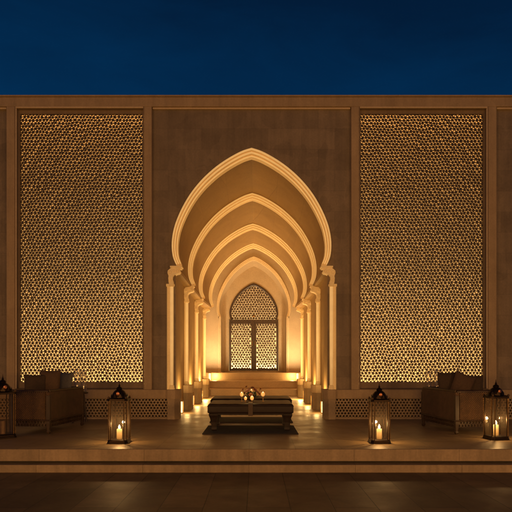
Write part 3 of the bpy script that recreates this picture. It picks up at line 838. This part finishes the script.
# votives on little stands
def votive(x, y, h, r, label):
    e = empty('candle_holder', (x, y, top+0.001)); tag(e, label, 'candle holder', 'glowing votive holders round the flowers')
    b = MB(); b.lathe([(r*0.8, 0), (r*0.8, 0.004), (0.006, 0.010), (0.005, h*0.5), (0.006, h-0.006), (r*0.5, h)], n=14); b.build('stem', M['brass'], e, smooth=True)
    b = MB(); b.lathe([(r*0.5, h), (r*0.95, h+r*0.6), (r*1.05, h+r*1.2), (r*0.9, h+r*1.9), (r*0.8, h+r*2.1)], n=16, cap=False); b.build('glass', M['votive'], e, smooth=True)
    b = MB(); b.lathe([(0.003, h+r*0.5), (r*0.42, h+r*0.9), (r*0.46, h+r*1.3), (r*0.2, h+r*2.0), (0.001, h+r*2.5)], n=10); b.build('flame', M['flamesoft'], e, smooth=True)
for x, y, h, r, lab in ((-0.150, -1.68, 0.085, 0.030, 'round glowing votive, leftmost beside the flower bowl'), (-0.085, -1.76, 0.030, 0.024, 'small low votive just left of the runner in front of the flowers'),
                   (0.022, -1.78, 0.030, 0.029, 'glowing votive in the middle in front of the flower bowl'), (0.012, -1.50, 0.14, 0.022, 'tallest votive rising behind the flower bowl'),
                   (0.205, -1.66, 0.085, 0.031, 'round glowing votive, rightmost beside the flower bowl')):
    votive(x, y, h, r, lab)
lamp('POINT', (0.0, -1.83, top+0.16), 1.6, WARM, shadow_soft_size=0.12)

# ================================================================== WICKER SOFAS, CUSHIONS, TABLES
def sofa(s, loc, rz, label):
    """near corner at the origin; long back along +y, arms across x (away from the middle)"""
    e = empty('wicker_sofa', loc, rz); tag(e, label, 'sofa', 'wicker sofas on the terrace')
    L, W, H, z0 = 1.22, 0.68, 0.675, 0.21
    t_ = 0.07
    def bx(x0, x1, y0, y1, a, c): m_ = MB(); m_.box(-s*x0, -s*x1, y0, y1, a, c); return m_
    bx(0, t_, 0.0, L, z0, H-0.02).build('backrest', M['wicker'], e, bevel=0.02)
    bx(t_+0.002, W, 0.0, t_, z0, H-0.02).build('armrest', M['wicker'], e, bevel=0.02)
    bx(t_+0.002, W, L-t_, L, z0, H-0.02).build('armrest', M['wicker'], e, bevel=0.02)
    bx(t_+0.004, W-0.01, t_+0.004, L-t_-0.004, z0-0.03, 0.36).build('seat', M['wicker'], e, bevel=0.02)
    bx(t_+0.01, W-0.02, t_+0.01, L-t_-0.01, 0.362, 0.46).build('seat_cushion', M['cush_brown'], e, bevel=0.03)
    b = MB()
    for (xa, ya, xb, yb) in ((0.0, 0.0, 0.0, L), (0, 0, W, 0), (0, L, W, L)):
        p0 = Vector((-s*(xa+0.03), ya+0.035 if ya == 0 else ya-0.035, H-0.015)); p1 = Vector((-s*(xb+0.03 if xb == 0 else xb), yb+0.035 if yb == 0 else yb-0.035, H-0.015))
        b.tube([p0, p1], 0.028, 10)
    for zz in (z0+0.0,):
        b.tube([(-s*0.0, 0.0, zz), (-s*W, 0.0, zz)], 0.014, 8); b.tube([(0, 0, zz), (0, L, zz)], 0.014, 8)
    b.build('top_rail', M['sofawood'], e, smooth=True)
    # carved apron
    b = MB(); hole = MB(); hole_screen(hole, 0.04, L-0.04, 0.10, 0.205, 0.05, 0, 0.02, seed=2)
    b.add([(-s*(0.012 + y), x, z) for x, y, z in hole.v], hole.f)
    hole = MB(); hole_screen(hole, 0.04, W-0.04, 0.11, 0.205, 0.05, 0, 0.02, seed=3)
    b.add([(-s*x, 0.012 + y, z) for x, y, z in hole.v], hole.f)
    b.box(-s*0.032, -s*0.045, 0.04, L-0.04, 0.10, 0.205); b.box(-s*0.05, -s*(W-0.04), 0.032, 0.045, 0.11, 0.205)
    b.build('apron', M['sofawood'], e)
    for x in (0.028, W-0.03):
        for y in (0.028, L-0.028):
            b = MB(); b.lathe([(0.020, 0.0), (0.030, 0.03), (0.022, 0.05), (0.034, 0.16), (0.036, 0.30), (0.034, 0.60)], -s*x, y, 0, 4, sq=[(0.9,0.9),(-0.9,0.9),(-0.9,-0.9),(0.9,-0.9)])
            b.build('leg', M['sofawood'], e, bevel=0.005)
    return e
def pillow(w_, h, t_, mat, name='cushion', pts=0.0):
    n = 18; b = MB(); P = []
    for side in (1, -1):
        g_ = []
        for j in range(n+1):
            for i in range(n+1):
                u, v = -1+2*i/n, -1+2*j/n
                k = ((1-abs(u)**2.6)*(1-abs(v)**2.6))**0.5
                pin = 1 - 0.10*(1-abs(u*v)) * (abs(u)**6 + abs(v)**6)
                pu = u*(1 - 0.07*(1-v*v)*abs(u)**3); pv = v*(1 - 0.07*(1-u*u)*abs(v)**3)
                wr = 0.008*noise.noise(Vector((u*3, v*3, w_*30+side)))
                g_.append((pu*w_/2, side*(t_/2*k) + wr*k, pv*h/2))
        b.add(g_, [(j*(n+1)+i, j*(n+1)+i+1, (j+1)*(n+1)+i+1, (j+1)*(n+1)+i) for j in range(n) for i in range(n)])
    return b
def cushion(loc, w_, h, t_, mat, rz, tilt, label, roll_=0):
    b = pillow(w_, h, t_, mat)
    o = b.build('cushion', mat, smooth=True, merge=True); o.location = loc; o.rotation_euler = (tilt, roll_, rz)
    tag(o, label, 'cushion', 'cushions on the wicker sofas'); return o
SL = (-3.12, -2.30, 0.001); SR = (3.16, -2.38, 0.001)
sofa(-1 * -1, SL, R(-8), 'dark wicker sofa on the left of the terrace')
sofa(-1, SR, R(8), 'dark wicker sofa on the right of the terrace')
def spx(px, D): return (px-256)*D/560 + 0.088
def on(px, D): return (spx(px, D), D-HB)
def cu(px, D, w_, h, t_, mat, rz, tilt, label, roll_=0, zs=0.462):
    x, y = on(px, D); cushion((x, y, zs + h*0.5*0.97), w_, h, t_, mat, rz, tilt, label, roll_)
cu(35.5, 9.15, 0.36, 0.47, 0.15, M['cush_dark'], R(14), R(-10), 'dark brown cushion leaning behind, left of the three on the left sofa')
cu(50, 9.25, 0.34, 0.54, 0.16, M['cush_brown'], R(6), R(-8), 'tall brown square cushion in the middle of the left sofa')
cu(63.5, 9.55, 0.30, 0.50, 0.13, M['cush_grey'], R(-6), R(-10), 'grey cushion nearest the arch on the left sofa', R(4))
cu(447, 9.25, 0.30, 0.50, 0.13, M['cush_dark'], R(-8), R(-8), 'dark cushion nearest the arch on the right sofa')
cu(461, 9.1, 0.34, 0.52, 0.16, M['cush_brown'], R(-4), R(-9), 'brown cushion standing on its corner on the right sofa', R(22), zs=0.44)
cu(474, 9.2, 0.30, 0.45, 0.14, M['cush_dark'], R(-12), R(-10), 'dark cushion nearest the outer lantern on the right sofa')
for s, nm in ((-1, 'left'), (1, 'right')):
    tx, ty = (spx(77, 10.45), 10.45-HB) if s < 0 else (spx(436, 10.45), 10.45-HB)
    e = empty('side_table', (tx, ty, 0.001)); tag(e, 'small dark round side table behind the %s wicker sofa' % nm, 'table', 'side tables behind the sofas')
    b = MB(); b.lathe([(0.19, 0.53), (0.20, 0.54), (0.20, 0.555), (0.19, 0.562)], n=24); b.build('table_top', M['sofawood'], e, smooth=True)
    for i in range(3):
        a = 2*math.pi*i/3 + 0.4; b = MB(); b.tube([(math.cos(a)*0.17, math.sin(a)*0.17, 0.0), (math.cos(a)*0.12, math.sin(a)*0.12, 0.53)], 0.017, 8); b.build('leg', M['sofawood'], e, smooth=True)
    for q, (dx, dy, r, h) in enumerate(((0.02, -0.03, 0.070, 0.42), (s*0.13 if s < 0 else -0.12, 0.04, 0.055, 0.40))):
        if q == 1 and s < 0: dx = 0.115
        h2 = empty('hurricane_glass', (tx+dx, ty+dy, 0.564)); tag(h2, ('wide' if q == 0 else 'slim') + ' clear glass hurricane vase behind the %s wicker sofa' % nm, 'glass vase', 'hurricane glasses on the side tables')
        b = MB(); b.lathe([(r*0.9, 0), (r*0.95, 0.012), (r*0.5, 0.016)], n=20); b.build('foot', M['hglass'], h2, smooth=True)
        b = MB(); b.lathe([(r*0.85, 0.017), (r, 0.08), (r*0.92, 0.2), (r*0.98, h-0.03), (r*1.08, h)], n=24, cap=False); b.build('bowl', M['hglass'], h2, smooth=True)

# ================================================================== WORLD, LIGHTS, CAMERA
wd = bpy.data.worlds.new('World'); scene.world = wd; wd.use_nodes = True
nt = wd.node_tree; bg = nt.nodes['Background']
tc = N(nt, 'ShaderNodeTexCoord'); sp = N(nt, 'ShaderNodeSeparateXYZ'); nt.links.new(tc.outputs['Generated'], sp.inputs[0])
az = mathn(nt, 'MULTIPLY', sp.outputs['X'], 0.10)
f = mathn(nt, 'ADD', mathn(nt, 'MULTIPLY', sp.outputs['Z'], 1.0), az)
mpw = N(nt, 'ShaderNodeMapping'); mpw.inputs['Scale'].default_value = (1.0, 1.0, 3.5); mpw.inputs['Rotation'].default_value = (0, R(14), 0)
nt.links.new(tc.outputs['Generated'], mpw.inputs[0])
cl = noise_tex(nt, mpw.outputs[0], 3.6, 7, 0.62, 0.5)
f = mathn(nt, 'ADD', f, mathn(nt, 'MULTIPLY', mathn(nt, 'SUBTRACT', cl, 0.5), 0.20))
cr = ramp(nt, f, [(0.0, (0.003, 0.038, 0.112)), (0.22, (0.0015, 0.037, 0.116)), (0.38, (0.001, 0.025, 0.080)), (0.55, (0.001, 0.012, 0.040)), (0.8, (0.0012, 0.006, 0.020))])
nt.links.new(cr, bg.inputs[0]); bg.inputs[1].default_value = 1.0

# warm garden floodlights standing out on the forecourt
for x, e_ in ((-7.5, 350), (0.0, 310), (7.5, 350)):
    d = Vector((x*0.55, 0, 2.6)) - Vector((x, -15, 1.7))
    lamp('AREA', (x, -15, 1.7), e_*1.0, (1.0, 0.50, 0.15), shape='RECTANGLE', size=3.0, size_y=0.8, rot=d.to_track_quat('-Z', 'Y').to_euler())

cd = bpy.data.cameras.new('camera'); cam = bpy.data.objects.new('camera', cd); col.objects.link(cam)
cam.location = (0.088, -HB, EYE); cam.rotation_euler = (R(90), 0, 0)
cd.sensor_width = 36; cd.lens = 36*560/512; cd.shift_y = 106/512; cd.clip_end = 500; cd.clip_start = 0.1
scene.camera = cam
scene.view_settings.view_transform = 'Standard'; scene.view_settings.look = 'None'; scene.view_settings.exposure = 0
scene.render.engine = 'CYCLES'
scene.cycles.use_denoising = True
try: scene.cycles.denoiser = 'OPENIMAGEDENOISE'
except Exception: pass
scene.cycles.max_bounces = 8; scene.cycles.transparent_max_bounces = 16
scene.cycles.sample_clamp_indirect = 4.0
